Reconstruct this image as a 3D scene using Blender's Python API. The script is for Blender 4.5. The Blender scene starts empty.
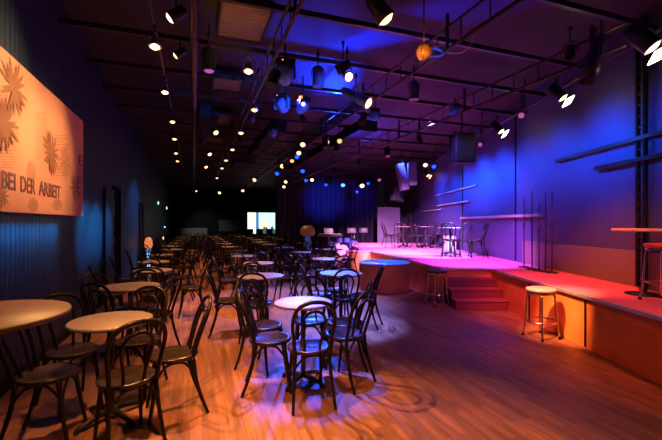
import bpy, math, random
from mathutils import Vector, Matrix, Quaternion
random.seed(7)
C = bpy.context.scene
COL = C.collection
PI = math.pi
F, CX, HY, EYE = 379.0, 331.0, 223.0, 1.52
UX, UY = -0.340, 0.940          # direction of the long hall
def hall(X, Y, Z=0.0):          # hall coordinates -> world
    return Vector((0.94*X - 0.34*Y, 0.34*X + 0.94*Y, Z))
HROT = math.atan2(0.34, 0.94)
def at(px, py, H):              # survey helper: photo point lying at height H
    z = F*(H-EYE)/(HY-py)
    return Vector(((px-CX)/F*z, z, H))
def atd(px, py, d):             # photo point at depth d
    return Vector(((px-CX)/F*d, d, EYE+(HY-py)/F*d))

# ------------------------------------------------------------ materials
MATS = {}
def nodes_of(name):
    m = bpy.data.materials.new(name); m.use_nodes = True
    return m, m.node_tree, m.node_tree.nodes['Principled BSDF']
def mat(name, col, rough=0.5, metal=0.0, var=0.15, scale=8.0, bump=0.0, coat=0.0, spec=0.5):
    if name in MATS: return MATS[name]
    m, nt, b = nodes_of(name)
    tc = nt.nodes.new('ShaderNodeTexCoord'); n = nt.nodes.new('ShaderNodeTexNoise')
    n.inputs['Scale'].default_value = scale; n.inputs['Detail'].default_value = 4
    nt.links.new(tc.outputs['Object'], n.inputs['Vector'])
    r = nt.nodes.new('ShaderNodeValToRGB')
    r.color_ramp.elements[0].position = 0.3; r.color_ramp.elements[1].position = 0.7
    r.color_ramp.elements[0].color = tuple(c*(1-var) for c in col)+(1,)
    r.color_ramp.elements[1].color = tuple(min(1, c*(1+var)) for c in col)+(1,)
    nt.links.new(n.outputs['Fac'], r.inputs['Fac']); nt.links.new(r.outputs['Color'], b.inputs['Base Color'])
    b.inputs['Roughness'].default_value = rough; b.inputs['Metallic'].default_value = metal
    b.inputs['Coat Weight'].default_value = coat; b.inputs['Specular IOR Level'].default_value = spec
    if bump:
        bp = nt.nodes.new('ShaderNodeBump'); bp.inputs['Strength'].default_value = bump
        nt.links.new(n.outputs['Fac'], bp.inputs['Height']); nt.links.new(bp.outputs['Normal'], b.inputs['Normal'])
    MATS[name] = m; return m
def glow(name, col, strength, sampled=False):
    if name in MATS: return MATS[name]
    m, nt, b = nodes_of(name)
    b.inputs['Base Color'].default_value = (0.02, 0.02, 0.02, 1)
    b.inputs['Emission Color'].default_value = tuple(col)+(1,)
    b.inputs['Emission Strength'].default_value = strength
    if not sampled: m.cycles.emission_sampling = 'NONE'
    MATS[name] = m; return m
def ribbed(name, col, rough, scale, rot, bump=0.35, var=0.35, metal=0.0, plates=0.0):
    m, nt, b = nodes_of(name)
    g = nt.nodes.new('ShaderNodeNewGeometry'); mp = nt.nodes.new('ShaderNodeMapping')
    mp.inputs['Rotation'].default_value = (0, 0, rot)
    nt.links.new(g.outputs['Position'], mp.inputs['Vector'])
    w = nt.nodes.new('ShaderNodeTexWave'); w.bands_direction = 'X'; w.inputs['Scale'].default_value = scale
    w.inputs['Distortion'].default_value = 0.4; w.inputs['Detail'].default_value = 1
    nt.links.new(mp.outputs['Vector'], w.inputs['Vector'])
    mp2 = nt.nodes.new('ShaderNodeMapping'); mp2.inputs['Scale'].default_value = (2.2, 2.2, 0.12)
    nt.links.new(mp.outputs['Vector'], mp2.inputs['Vector'])
    n = nt.nodes.new('ShaderNodeTexNoise'); n.inputs['Scale'].default_value = 2.0; n.inputs['Detail'].default_value = 5
    nt.links.new(mp2.outputs['Vector'], n.inputs['Vector'])
    mx = nt.nodes.new('ShaderNodeMath'); mx.operation = 'MULTIPLY'
    nt.links.new(w.outputs['Fac'], mx.inputs[0]); nt.links.new(n.outputs['Fac'], mx.inputs[1])
    r = nt.nodes.new('ShaderNodeValToRGB')
    r.color_ramp.elements[0].color = tuple(c*(1-var) for c in col)+(1,); r.color_ramp.elements[1].color = tuple(c*(1+var) for c in col)+(1,)
    r.color_ramp.elements[1].position = 0.6
    nt.links.new(mx.outputs[0], r.inputs['Fac']); nt.links.new(r.outputs['Color'], b.inputs['Base Color'])
    bp = nt.nodes.new('ShaderNodeBump'); bp.inputs['Strength'].default_value = bump; bp.inputs['Distance'].default_value = 0.02
    nt.links.new(w.outputs['Fac'], bp.inputs['Height']); nt.links.new(bp.outputs['Normal'], b.inputs['Normal'])
    b.inputs['Roughness'].default_value = rough; b.inputs['Metallic'].default_value = metal
    MATS[name] = m; return m
def plank_floor():
    m, nt, b = nodes_of('parquet strips')
    g = nt.nodes.new('ShaderNodeNewGeometry'); mp = nt.nodes.new('ShaderNodeMapping')
    mp.vector_type = 'POINT'; mp.inputs['Rotation'].default_value = (0, 0, -(PI/2+HROT))
    nt.links.new(g.outputs['Position'], mp.inputs['Vector'])
    br = nt.nodes.new('ShaderNodeTexBrick'); br.inputs['Scale'].default_value = 1.0
    br.inputs['Brick Width'].default_value = 0.45; br.inputs['Row Height'].default_value = 0.06
    br.inputs['Mortar Size'].default_value = 0.0015; br.inputs['Mortar Smooth'].default_value = 0.3
    br.inputs['Color1'].default_value = (0.0, 0.0, 0.0, 1); br.inputs['Color2'].default_value = (1, 1, 1, 1); br.inputs['Mortar'].default_value = (0.0, 0.0, 0.0, 1)
    br.offset = 0.37; br.inputs['Bias'].default_value = 0.0
    nt.links.new(mp.outputs['Vector'], br.inputs['Vector'])
    r = nt.nodes.new('ShaderNodeValToRGB'); e = r.color_ramp.elements
    e[0].color = (0.135, 0.050, 0.028, 1); e[1].color = (0.235, 0.092, 0.046, 1)
    e2 = r.color_ramp.elements.new(0.5); e2.color = (0.18, 0.070, 0.037, 1)
    nt.links.new(br.outputs['Color'], r.inputs['Fac'])
    mp2 = nt.nodes.new('ShaderNodeMapping'); mp2.inputs['Scale'].default_value = (1.2, 22, 1)
    nt.links.new(mp.outputs['Vector'], mp2.inputs['Vector'])
    n = nt.nodes.new('ShaderNodeTexNoise'); n.inputs['Scale'].default_value = 1.5; n.inputs['Detail'].default_value = 6
    nt.links.new(mp2.outputs['Vector'], n.inputs['Vector'])
    n2 = nt.nodes.new('ShaderNodeTexNoise'); n2.inputs['Scale'].default_value = 1.1; n2.inputs['Detail'].default_value = 4
    nt.links.new(mp.outputs['Vector'], n2.inputs['Vector'])
    mr = nt.nodes.new('ShaderNodeMapRange'); mr.inputs['From Min'].default_value = 0.25; mr.inputs['From Max'].default_value = 0.75
    mr.inputs['To Min'].default_value = 0.55; mr.inputs['To Max'].default_value = 1.45
    nt.links.new(n.outputs['Fac'], mr.inputs['Value'])
    mr2 = nt.nodes.new('ShaderNodeMapRange'); mr2.inputs['From Min'].default_value = 0.3; mr2.inputs['From Max'].default_value = 0.7
    mr2.inputs['To Min'].default_value = 0.75; mr2.inputs['To Max'].default_value = 1.25
    nt.links.new(n2.outputs['Fac'], mr2.inputs['Value'])
    mu = nt.nodes.new('ShaderNodeMath'); mu.operation = 'MULTIPLY'
    nt.links.new(mr.outputs[0], mu.inputs[0]); nt.links.new(mr2.outputs[0], mu.inputs[1])
    vm = nt.nodes.new('ShaderNodeVectorMath'); vm.operation = 'SCALE'
    nt.links.new(r.outputs['Color'], vm.inputs[0]); nt.links.new(mu.outputs[0], vm.inputs['Scale'])
    nt.links.new(vm.outputs[0], b.inputs['Base Color'])
    mr3 = nt.nodes.new('ShaderNodeMapRange'); mr3.inputs['To Min'].default_value = 0.34; mr3.inputs['To Max'].default_value = 0.6
    nt.links.new(n2.outputs['Fac'], mr3.inputs['Value']); nt.links.new(mr3.outputs[0], b.inputs['Roughness'])
    bp = nt.nodes.new('ShaderNodeBump'); bp.inputs['Strength'].default_value = 0.12; bp.inputs['Distance'].default_value = 0.003
    nt.links.new(n.outputs['Fac'], bp.inputs['Height']); nt.links.new(bp.outputs['Normal'], b.inputs['Normal'])
    return m
M_floor = plank_floor()
M_ceil = mat('ceiling boards', (0.027, 0.017, 0.018), 0.75, var=0.25, scale=1.2)
M_wl = ribbed('dark ribbed cladding', (0.010, 0.026, 0.040), 0.5, 3.2, -HROT-PI/2, bump=.2, var=.6)
M_wr = ribbed('fine pleated wall cladding', (0.055, 0.055, 0.15), 0.6, 7.0, PI/2, bump=.05, var=.15)
M_perf = mat('perforated grey panel', (0.15, 0.13, 0.14), 0.55, var=0.35, scale=160)
M_black = mat('matt black', (0.008, 0.008, 0.009), 0.8, spec=.2)
M_curt = ribbed('black stage drape', (0.018, 0.018, 0.022), 0.9, 1.4, 0.0, bump=0.8)
M_navy = ribbed('dark blue drape', (0.045, 0.045, 0.06), 0.85, 1.1, 0.0, bump=0.6)
M_bent = mat('black stained bentwood', (0.010, 0.006, 0.005), 0.3, var=0.3, scale=14, spec=0.2)
M_seat = mat('dark lacquered seat', (0.020, 0.012, 0.010), 0.25, var=0.45, scale=9, spec=0.28)
M_top = mat('warm wood tabletop', (0.165, 0.125, 0.10), 0.45, var=0.12, scale=6)
M_topd = mat('brown tabletop', (0.075, 0.034, 0.022), 0.5, var=0.15, scale=9)
M_iron = mat('black iron', (0.02, 0.02, 0.022), 0.45, metal=0.4)
M_pipe = mat('dark steel pipe', (0.09, 0.075, 0.07), 0.4, metal=0.8)
M_chrome = mat('chrome', (0.62, 0.60, 0.60), 0.2, metal=1.0, var=0.05)
M_vinyl = mat('salmon vinyl', (0.50, 0.25, 0.26), 0.38, var=0.08)
M_vblk = mat('black vinyl', (0.03, 0.025, 0.03), 0.35, var=0.1)
M_carpet = mat('red stage carpet', (0.52, 0.11, 0.24), 0.85, var=0.18, scale=60, bump=0.3)
M_wood = mat('orange stained ply', (0.66, 0.19, 0.05), 0.45, var=0.2, scale=3)
M_rail = mat('pale wooden batten', (0.50, 0.36, 0.28), 0.45)
M_silver = mat('silver edge strip', (0.6, 0.6, 0.65), 0.3, metal=0.7)
M_grey = mat('grey board', (0.2, 0.2, 0.2), 0.7)
M_lgrey = mat('light grey housing', (0.10, 0.10, 0.13), 0.5)
M_white = mat('white board', (0.45, 0.43, 0.46), 0.6)
M_poster = mat('orange printed board', (0.78, 0.33, 0.14), 0.7, var=0.08, scale=1.6)
M_leaf = mat('brown print', (0.36, 0.14, 0.045), 0.75)
M_leaf2 = mat('ochre print', (0.55, 0.22, 0.075), 0.75)
M_ink = mat('dark print', (0.24, 0.09, 0.05), 0.75)
M_grille = ribbed('brown ribbed grille', (0.20, 0.11, 0.06), 0.5, 5.0, -HROT-PI/2, bump=0.8)
M_blueb = mat('blue steel barrel', (0.10, 0.16, 0.55), 0.3, metal=0.5)
M_amber = mat('amber glass', (0.75, 0.26, 0.05), 0.15, var=0.5, scale=30)
E_warm = glow('warm lamp lens', (1.0, 0.55, 0.22), 4)
E_white = glow('hot lamp lens', (1.0, 0.68, 0.36), 6)
E_blue = glow('blue lamp lens', (0.004, 0.05, 1.0), 4)
E_bigb = glow('bright blue lamp lens', (0.05, 0.22, 1.0), 4)
E_teal = glow('pale cyan light', (0.4, 0.95, 1.0), 3)
E_dim = glow('dim amber lamp', (1.0, 0.5, 0.2), 1.4)
E_pink = glow('magenta lamp lens', (0.75, 0.15, 0.7), 0.6)
E_red = glow('red pilot light', (1.0, 0.2, 0.03), 3)

# ------------------------------------------------------------ mesh builder
class MB:
    def __init__(s): s.v=[]; s.f=[]; s.sm=[]; s.mi=[]
    def _add(s, vs, fs, smooth, mi=0):
        o=len(s.v); s.v += [tuple(v) for v in vs]
        for f in fs: s.f.append(tuple(i+o for i in f)); s.sm.append(smooth); s.mi.append(mi)
    def box(s, c, d, M=None, mi=0):
        x,y,z=[a/2 for a in d]; vs=[Vector((sx*x,sy*y,sz*z)) for sx in(-1,1) for sy in(-1,1) for sz in(-1,1)]
        if M is not None: vs=[M@v for v in vs]
        c=Vector(c); vs=[v+c for v in vs]
        s._add(vs,[(0,1,3,2),(4,6,7,5),(0,4,5,1),(2,3,7,6),(0,2,6,4),(1,5,7,3)],False,mi); return s
    def tube(s, pts, r, n=8, closed=False, mi=0, caps=True):
        pts=[Vector(p) for p in pts]; N=len(pts); vs=[]; fs=[]
        rs = r if isinstance(r,(list,tuple)) else [r]*N
        up=None
        for i,p in enumerate(pts):
            a = pts[i-1] if (i>0 or closed) else p; b = pts[(i+1)%N] if (i<N-1 or closed) else p
            t=(b-a).normalized()
            if up is None:
                up = Vector((0,0,1)) if abs(t.z)<0.9 else Vector((1,0,0))
            side=t.cross(up).normalized(); up=side.cross(t).normalized()
            for k in range(n):
                an=2*PI*k/n; vs.append(p+(side*math.cos(an)+up*math.sin(an))*rs[i])
        M_=N if closed else N-1
        for i in range(M_):
            for k in range(n):
                a=i*n+k; b=i*n+(k+1)%n; c=((i+1)%N)*n+(k+1)%n; d=((i+1)%N)*n+k
                fs.append((a,b,c,d))
        if not closed and caps:
            fs.append(tuple(range(n-1,-1,-1))); fs.append(tuple((N-1)*n+k for k in range(n)))
        s._add(vs,fs,True,mi); return s
    def lathe(s, prof, n=24, c=(0,0,0), M=None, mi=0, smooth=True):
        vs=[];fs=[]; c=Vector(c)
        for (r,z) in prof:
            for k in range(n):
                a=2*PI*k/n; v=Vector((r*math.cos(a), r*math.sin(a), z))
                if M is not None: v=M@v
                vs.append(v+c)
        for i in range(len(prof)-1):
            for k in range(n):
                fs.append((i*n+k,i*n+(k+1)%n,(i+1)*n+(k+1)%n,(i+1)*n+k))
        s._add(vs,fs,smooth,mi)
        if prof[0][0]>1e-4: s._add([vs[k] for k in range(n)],[tuple(range(n-1,-1,-1))],False,mi)
        if prof[-1][0]>1e-4: s._add([vs[(len(prof)-1)*n+k] for k in range(n)],[tuple(range(n))],False,mi)
        return s
    def poly(s, pts, mi=0): s._add(pts,[tuple(range(len(pts)))],False,mi); return s
    def prism(s, pts, z0, z1, mi=0):
        n=len(pts); vs=[(p[0],p[1],z0) for p in pts]+[(p[0],p[1],z1) for p in pts]
        s._add(vs,[tuple(range(n-1,-1,-1)),tuple(range(n,2*n))]+[(i,(i+1)%n,n+(i+1)%n,n+i) for i in range(n)],False,mi); return s
    def mesh(s, name, mats):
        me=bpy.data.meshes.new(name); me.from_pydata(s.v,[],s.f)
        for i,p in enumerate(me.polygons): p.use_smooth=s.sm[i]; p.material_index=s.mi[i]
        for m in (mats if isinstance(mats,(list,tuple)) else [mats]): me.materials.append(m)
        me.update(); return me
    def build(s, name, mats, parent=None, bevel=0.0):
        o=bpy.data.objects.new(name, s.mesh(name,mats)); COL.objects.link(o)
        if parent is not None: o.parent=parent
        if bevel:
            b=o.modifiers.new('b','BEVEL'); b.width=bevel; b.segments=2; b.limit_method='ANGLE'
        return o
def tag(o, label, cat, group=None):
    o['label']=label; o['category']=cat
    if group: o['group']=group
    return o
def thing(name, label, cat, loc=(0,0,0), rz=0.0, group=None):
    o=bpy.data.objects.new(name,None); COL.objects.link(o); o.location=loc; o.rotation_euler=(0,0,rz); o.empty_display_size=0.1
    return tag(o,label,cat,group)
def struct(o): o['kind']='structure'; return o
def cr(P, k=5, closed=False):   # Catmull-Rom resample
    P=[Vector(p) for p in P]; n=len(P); out=[]
    for i in range(n if closed else n-1):
        g=(lambda j: P[j%n]) if closed else (lambda j: P[max(0,min(n-1,j))])
        a,b,c,d=g(i-1),g(i),g(i+1),g(i+2)
        for j in range(k):
            t=j/k
            out.append(0.5*((2*b)+(c-a)*t+(2*a-5*b+4*c-d)*t*t+(3*b-a-3*c+d)*t**3))
    if not closed: out.append(P[-1])
    return out
def copy_tree(o, parent=None):
    c=o.copy(); COL.objects.link(c); c.parent=parent
    for ch in [x for x in KIDS.get(o.name, [])]: copy_tree(ch, c)
    return c
KIDS={}
def index_kids(root):
    KIDS[root.name]=list(root.children)
    for c in root.children: index_kids(c)

# ------------------------------------------------------------ room shell
WALLX=-1.60; CH=4.35; XR=4.28; YB=30.0
cornersF=[hall(WALLX,-3), hall(WALLX,YB), hall(9.5,YB), Vector((XR,22.5,0)), Vector((XR,-3,0))]
m=MB(); m.prism([(p.x,p.y) for p in cornersF],-0.1,0.0); struct(m.build('floor',M_floor))
m=MB(); m.prism([(p.x,p.y) for p in cornersF],CH,CH+0.1); struct(m.build('ceiling',M_ceil))
HM=Matrix.Rotation(HROT,4,'Z')
def hbox(mb, X0,X1,Y0,Y1,Z0,Z1,mi=0):
    c=hall((X0+X1)/2,(Y0+Y1)/2,(Z0+Z1)/2); mb.box(c,(abs(X1-X0),abs(Y1-Y0),abs(Z1-Z0)),HM,mi); return mb
m=MB(); D1=(9.05,9.75); DH=2.25
hbox(m,WALLX-.12,WALLX,-3,D1[0],0,CH); hbox(m,WALLX-.12,WALLX,D1[0],D1[1],DH,CH); hbox(m,WALLX-.12,WALLX,D1[1],YB,0,CH)
struct(m.build('wall_left',M_wl))
m=MB(); hbox(m,WALLX,9.5,YB,YB+.12,0,CH); struct(m.build('wall_back',M_black))
m=MB(); m.box((XR+.06,9.75,CH/2),(0.12,25.5,CH)); struct(m.build('wall_right',M_wr))
# dark recess behind the open doorway
m=MB(); hbox(m,WALLX-.9,WALLX-.82,D1[0]-.3,D1[1]+.3,0,2.5); struct(m.build('wall_passage',M_black))
m=MB()
hbox(m,WALLX-.14,WALLX+.03,D1[0]-.06,D1[0],0,DH+.06); hbox(m,WALLX-.14,WALLX+.03,D1[1],D1[1]+.06,0,DH+.06); hbox(m,WALLX-.14,WALLX+.03,D1[0],D1[1],DH,DH+.06)
struct(m.build('trim_1',M_black))
# steel door leaf open flat against the wall, with hinges
dr=MB(); hbox(dr,WALLX+.005,WALLX+.05,D1[0]-.95,D1[0]-.07,0.02,2.2); d=dr.build('door_1',M_wl); struct(d)
for k,hz in enumerate((0.95,1.25,1.55,2.0)):
    q=MB(); hbox(q,WALLX+.05,WALLX+.075,D1[0]-.16,D1[0]-.08,hz,hz+.10); q.build('hinge',M_black,d)
m=MB(); hbox(m,WALLX+.002,WALLX+.04,13.0,13.9,0.02,2.15); d2=m.build('door_2',M_black); struct(d2)
m=MB(); hbox(m,WALLX+.04,WALLX+.07,13.1,13.16,0.95,1.15); m.build('handle',M_chrome,d2)
m=MB(); hbox(m,WALLX,WALLX+.02,-3,D1[0]-.96,0,0.10); struct(m.build('baseboard_left',M_black))
# far drapes and grey low screen on the back wall
a=Vector((-3.3,22.6,0)); b_=Vector((2.3,22.6,0))
def drape(name,label,x0,x1,y,z0,z1,ma,amp=0.05,step=0.06,kind='thing'):
    mb=MB(); n=int((x1-x0)/step); vs=[];fs=[]
    for i in range(n+1):
        x=x0+(x1-x0)*i/n; yy=y+amp*math.sin(i*0.9)+amp*.5*math.sin(i*0.37)
        vs+=[(x,yy,z0),(x,yy,z1)]
    fs=[(2*i,2*i+2,2*i+3,2*i+1) for i in range(n)]
    mb._add(vs,fs,True); o=mb.build(name,ma); tag(o,label,'curtain'); return o
drape('stage_curtain','wide dark blue curtain behind the stage area, lit by a round blue glow',-3.15,2.75,22.3,0.02,4.3,M_navy)
drape('stage_curtain','black curtain at the far right end of the stage',2.75,4.2,19.6,0.02,4.3,M_curt,0.04)
m=MB(); m.box((-3.2,22.3,2.15),(0.10,0.12,4.28)); struct(m.build('trim_2',M_iron))
# stage wall lower panel, seams and post
m=MB(); m.box((XR-.02,4.6,0.63+.25),(0.04,7.6,0.5)); tag(m.build('wall_panel',M_perf),'low grey perforated panel along the foot of the right wall above the stage','panel')
for px,w in ((516,.03),(463,.03)):
    y=XR*F/(px-CX); m=MB(); m.box((XR-.012,y,2.4),(0.02,w,3.5)); tag(m.build('wall_seam_strip',M_black),'thin dark vertical strip on the blue wall %s'%('behind the microphone stands' if px==516 else 'above the stage chairs'),'wall strip')
post=thing('cable_column','tall black double track of cables on the right wall beside the stool on stage','column',(XR-.06,XR*F/(646.-CX),0.63))
for dy in(-.06,.06):
    q=MB(); q.box((0,dy,1.85),(0.05,0.035,3.66)); q.build('rail',M_black,post)
q=MB()
for i in range(24): q.box((0.0,0,0.1+i*.15),(0.03,0.10,0.02))
q.build('rung',M_iron,post)

# ------------------------------------------------------------ wall battens (right)
def batten(y0,y1,H,ma,label,out=0.07,r=.03):
    t=thing('wall_batten',label,'rail',(XR,(y0+y1)/2,H)); h=(y1-y0)/2
    q=MB(); q.box((-out,0,0),(0.05,2*h,2*r)); q.build('bar',ma,t,0.008)
    for yy in (-h*.7,h*.7):
        q=MB(); q.box((-out/2,yy,0),(out,0.03,0.03)); q.build('bracket',M_iron,t)
batten(7.55,12.3,1.68,M_rail,'long pale wooden bar on the right wall behind the microphone stands')
batten(4.2,7.1,2.68,M_iron,'dark bar high on the blue right wall, upper of the two near the camera')
batten(4.3,6.05,2.39,M_iron,'short dark bar on the blue right wall just below the upper bar')
batten(11.0,15.2,2.62,M_rail,'uppermost far bar on the blue wall above the stage chairs',r=.02)
batten(11.6,15.0,2.2,M_rail,'middle far bar on the blue wall above the stage chairs',r=.02)
batten(14.6,17.5,2.05,M_rail,'short far bar at the left end of the blue wall',r=.02)

# ------------------------------------------------------------ poster
pw=thing('wall_poster','large orange printed board with spiky leaf shapes and the words BEI DER ARBEIT','poster',hall(WALLX,0,0),HROT)
def pp(px,py,off=0.05):      # photo point on poster plane, in poster local coords (x out of wall, y along)
    k=(px-CX)/F; X=WALLX+off; z=X/(0.94*k+0.34)
    Y=(z-0.34*X)/0.94
    return (off, Y, EYE+(HY-py)/F*z)
Yr=pp(83,170)[1]; 
q=MB(); q.box((0.025,(1.2+Yr)/2,(1.62+3.03)/2),(0.05,Yr-1.2,1.41)); q.build('board',M_poster,pw)
def star(cx,cy,R,n,ma,off,squash=1.0,seed=0):
    rnd=random.Random(seed); c=pp(cx,cy,off); q=MB()
    k=(cx-CX)/F; z=(WALLX+off)/(0.94*k+.34); S=R/F*z
    for i in range(n):
        a=2*PI*i/n+rnd.uniform(-.12,.12); L=S*rnd.uniform(.8,1.1); w=S*.075
        d=Vector((0,math.cos(a),math.sin(a))); pnn=Vector((0,-math.sin(a),math.cos(a)))
        c0=Vector(c)+Vector((.0004*i,0,0))
        q.poly([c0-d*S*.05,c0+d*L*.35-pnn*w,c0+d*L*.75-pnn*w*.7,c0+d*L,c0+d*L*.75+pnn*w*.7,c0+d*L*.35+pnn*w])
    q.build('printed_leaf',ma,pw)
star(14,88,33,17,M_leaf,.053,seed=1); star(5,124,32,17,M_leaf,.054,seed=2); star(51,152,25,19,M_leaf,.053,seed=3)
star(65,162,20,17,M_leaf2,.054,seed=4); star(75,187,18,17,M_leaf,.055,seed=5); star(2,196,16,11,M_leaf,.053,seed=6)
for (cx,cy,rr,hh) in ((31,172,5,22),(33,205,5,14),(57,205,5,12)):
    q=MB(); pts=[]
    for i in range(20):
        a=2*PI*i/20; pts.append(pp(cx+rr*math.cos(a),cy-hh/2*math.sin(a),.0515))
    q.poly(pts); q.build('printed_oval',M_leaf2,pw)
for (x0,x1,y0,y1,n) in ((35,48,112,160,22),(0,18,95,170,26),(55,70,135,178,14)):
    q=MB()
    for i in range(n):
        t=i/n; Y0=y0+(y1-y0)*t; a=pp(x0,Y0,.052); b=pp(x1-random.uniform(0,6),Y0+.3,.052)
        q.poly([(a[0],a[1],a[2]),(b[0],b[1],b[2]),(b[0],b[1],b[2]-.008),(a[0],a[1],a[2]-.008)])
    q.build('printed_lines',M_leaf2,pw)
def text_on(txt,size,loc,parent,ma,rot,align='LEFT',xs=1.0,name='lettering',ext=0.001):
    cu=bpy.data.curves.new('t','FONT'); cu.body=txt; cu.size=size; cu.align_x=align; cu.extrude=ext; cu.offset=.004*size/.2
    o=bpy.data.objects.new('t',cu); COL.objects.link(o)
    dg=bpy.context.evaluated_depsgraph_get(); me=bpy.data.meshes.new_from_object(o.evaluated_get(dg))
    bpy.data.objects.remove(o); me.materials.clear(); me.materials.append(ma)
    n=bpy.data.objects.new(name,me); COL.objects.link(n); n.parent=parent; n.location=loc; n.rotation_euler=rot; n.scale=(xs,1,1)
    return n
def fit_text(txt,x0,x1,H,cap):
    a=pp(x0,190,.056); b=pp(x1,190,.056)
    o=text_on(txt,cap/0.70,(a[0],a[1],H),pw,M_ink,(PI/2,0,PI/2)); w=max(v.co.x for v in o.data.vertices); o.scale=((b[1]-a[1])/w,1,1)
fit_text('BEI',1.0,15.5,1.82,.15); fit_text('DER',20,35.5,1.82,.15); fit_text('ARBEIT',39,60.5,1.82,.15); fit_text('E',78,82.6,2.36,.14)

# ------------------------------------------------------------ stage
SH=0.63
outline=[(3.08,0.6),(XR-.005,0.6),(XR-.005,17.0),(1.0,17.0),(0.86,15.2),(0.95,13.1),(1.55,10.9),(1.83,9.3),(2.15,7.32),(3.08,7.32)]
st=thing('stage','long raised stage with red carpet and orange wooden front along the right wall','stage')
q=MB(); q.prism(outline,SH-.03,SH); q.build('carpet_deck',M_carpet,st)
q=MB(); q.prism([(x+(.02 if x<XR-.01 else 0),y) for x,y in outline],0.0,SH-.031); q.build('front_panelling',M_wood,st)
q=MB()
def edge(p0,p1):
    a,b=Vector((*p0,SH-.005)),Vector((*p1,SH-.005)); d=(b-a); L=d.length; M=Matrix.Rotation(math.atan2(d.y,d.x),4,'Z'); q.box((a+b)/2,(L,.04,.035),M)
for i in (4,5,6,7): edge(outline[i],outline[i+1])
edge(outline[8],outline[9]); edge(outline[9],outline[0])
q.build('edge_strip',M_silver,st)
for y in (2.0,3.35,4.6,5.9):
    q=MB(); q.box((3.085,y,.3),(.02,.012,.56)); q.build('panel_joint',M_black,st)
ss=thing('stage_steps','three carpeted steps with dark red risers leading up to the stage','steps',(0,0,0))
for i in range(3):
    y0=6.60+.24*i; h=.157*(i+1)
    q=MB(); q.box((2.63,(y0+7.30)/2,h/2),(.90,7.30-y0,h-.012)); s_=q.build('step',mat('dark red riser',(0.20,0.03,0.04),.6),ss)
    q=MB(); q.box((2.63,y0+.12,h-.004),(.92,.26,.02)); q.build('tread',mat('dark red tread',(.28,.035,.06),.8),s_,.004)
def podium(c,r,label,topm,h=SH):
    t=thing('round_podium',label,'podium',(c[0],c[1],0))
    q=MB(); q.lathe([(r,0.0),(r,h-.03)],48); q.build('curved_side',M_wood,t)
    q=MB(); q.lathe([(r+.015,h-.03),(r+.015,h),(0.0,h)],48); q.build('podium_top',topm,t)
podium((1.22,8.72),.57,'round orange podium with a glossy blue-lit top in front of the stage',mat('glossy podium top',(.35,.36,.42),.25))
podium((.98,12.3),.42,'smaller round orange podium farther back, behind the blue-topped podium',M_carpet,h=SH+.005)
fs=thing('stage_steps','small pink-lit steps at the far left corner of the stage','steps',(0,0,0))
for i in range(3):
    q=MB(); h=.16*(i+1); q.box((.40+.12*i,14.0,h/2),(.118,1.5,h)); q.build('step',M_carpet,fs)

# ------------------------------------------------------------ bentwood chair
def make_chair():
    root=thing('bentwood_chair','x','chair')
    q=MB(); q.lathe([(0.0,.432),(.17,.432),(.196,.437),(.205,.447),(.205,.462),(.195,.470),(.168,.468),(.15,.462),(0.0,.458)],28); q.build('seat',M_seat,root)
    yb=lambda z: -.135-(z-.44)*.30-max(0,z-.7)*.15
    hoop=[(-.160,.43),(-.172,.55),(-.190,.68),(-.187,.77),(-.150,.845),(-.08,.882),(0,.892),(.08,.882),(.150,.845),(.187,.77),(.190,.68),(.172,.55),(.160,.43)]
    q=MB(); q.tube(cr([(x,yb(z),z) for x,z in hoop],4),.0165,8); q.build('back_hoop',M_bent,root)
    inner=[(-.068,.455),(-.080,.56),(-.104,.68),(-.098,.745),(-.060,.795),(0,.812),(.060,.795),(.098,.745),(.104,.68),(.080,.56),(.068,.455)]
    q=MB(); q.tube(cr([(x,yb(z)-.004*(z>.6)-.02*(z<.5)*0,z) for x,z in inner],4),.0125,7); q.build('inner_hoop',M_bent,root)
    rear=lambda s:[(s*.160,-.135,.45),(s*.168,-.155,.30),(s*.180,-.200,.14),(s*.192,-.255,0)]
    front=lambda s:[(s*.135,.125,.44),(s*.146,.145,.30),(s*.157,.170,.15),(s*.168,.200,0)]
    for s in(-1,1):
        q=MB(); q.tube(cr(rear(s),4),[.0185-.005*i/12 for i in range(13)],8); q.build('leg',M_bent,root)
        q=MB(); q.tube(cr(front(s),4),[.0195-.006*i/12 for i in range(13)],8); q.build('leg',M_bent,root)
    def arch(A,B,z0):
        a=Vector(A);b=Vector(B); P=[a.lerp(b,t) for t in (0,.07,.28,.5,.72,.93,1)]; zz=[z0,z0+.07,.415,.427,.415,z0+.07,z0]
        q=MB(); q.tube(cr([(p.x,p.y,z) for p,z in zip(P,zz)],4),.0105,6); q.build('brace',M_bent,root)
    arch((-.149,.15,0),(.149,.15,0),.26); arch((-.17,-.16,0),(.17,-.16,0),.28)
    arch((-.149,.15,0),(-.17,-.16,0),.27); arch((.149,.15,0),(.17,-.16,0),.27)
    return root
def make_far_chair():
    q=MB(); q.lathe([(0.0,.432),(.2,.437),(.205,.462),(.19,.470),(0.0,.460)],14)
    yb=lambda z: -.135-(z-.44)*.36
    q.tube(cr([(x,yb(z),z) for x,z in [(-.160,.43),(-.19,.68),(-.150,.845),(0,.892),(.150,.845),(.19,.68),(.160,.43)]],3),.019,5)
    q.tube(cr([(x,yb(z),z) for x,z in [(-.068,.455),(-.104,.68),(-.06,.795),(0,.812),(.06,.795),(.104,.68),(.068,.455)]],2),.0145,4)
    for s in(-1,1):
        q.tube([(s*.16,-.135,.45),(s*.18,-.2,.14),(s*.192,-.255,0)],.018,5)
        q.tube([(s*.135,.125,.44),(s*.168,.2,0)],.018,5)
    me=q.mesh('bentwood_chair',M_bent); return me
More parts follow.
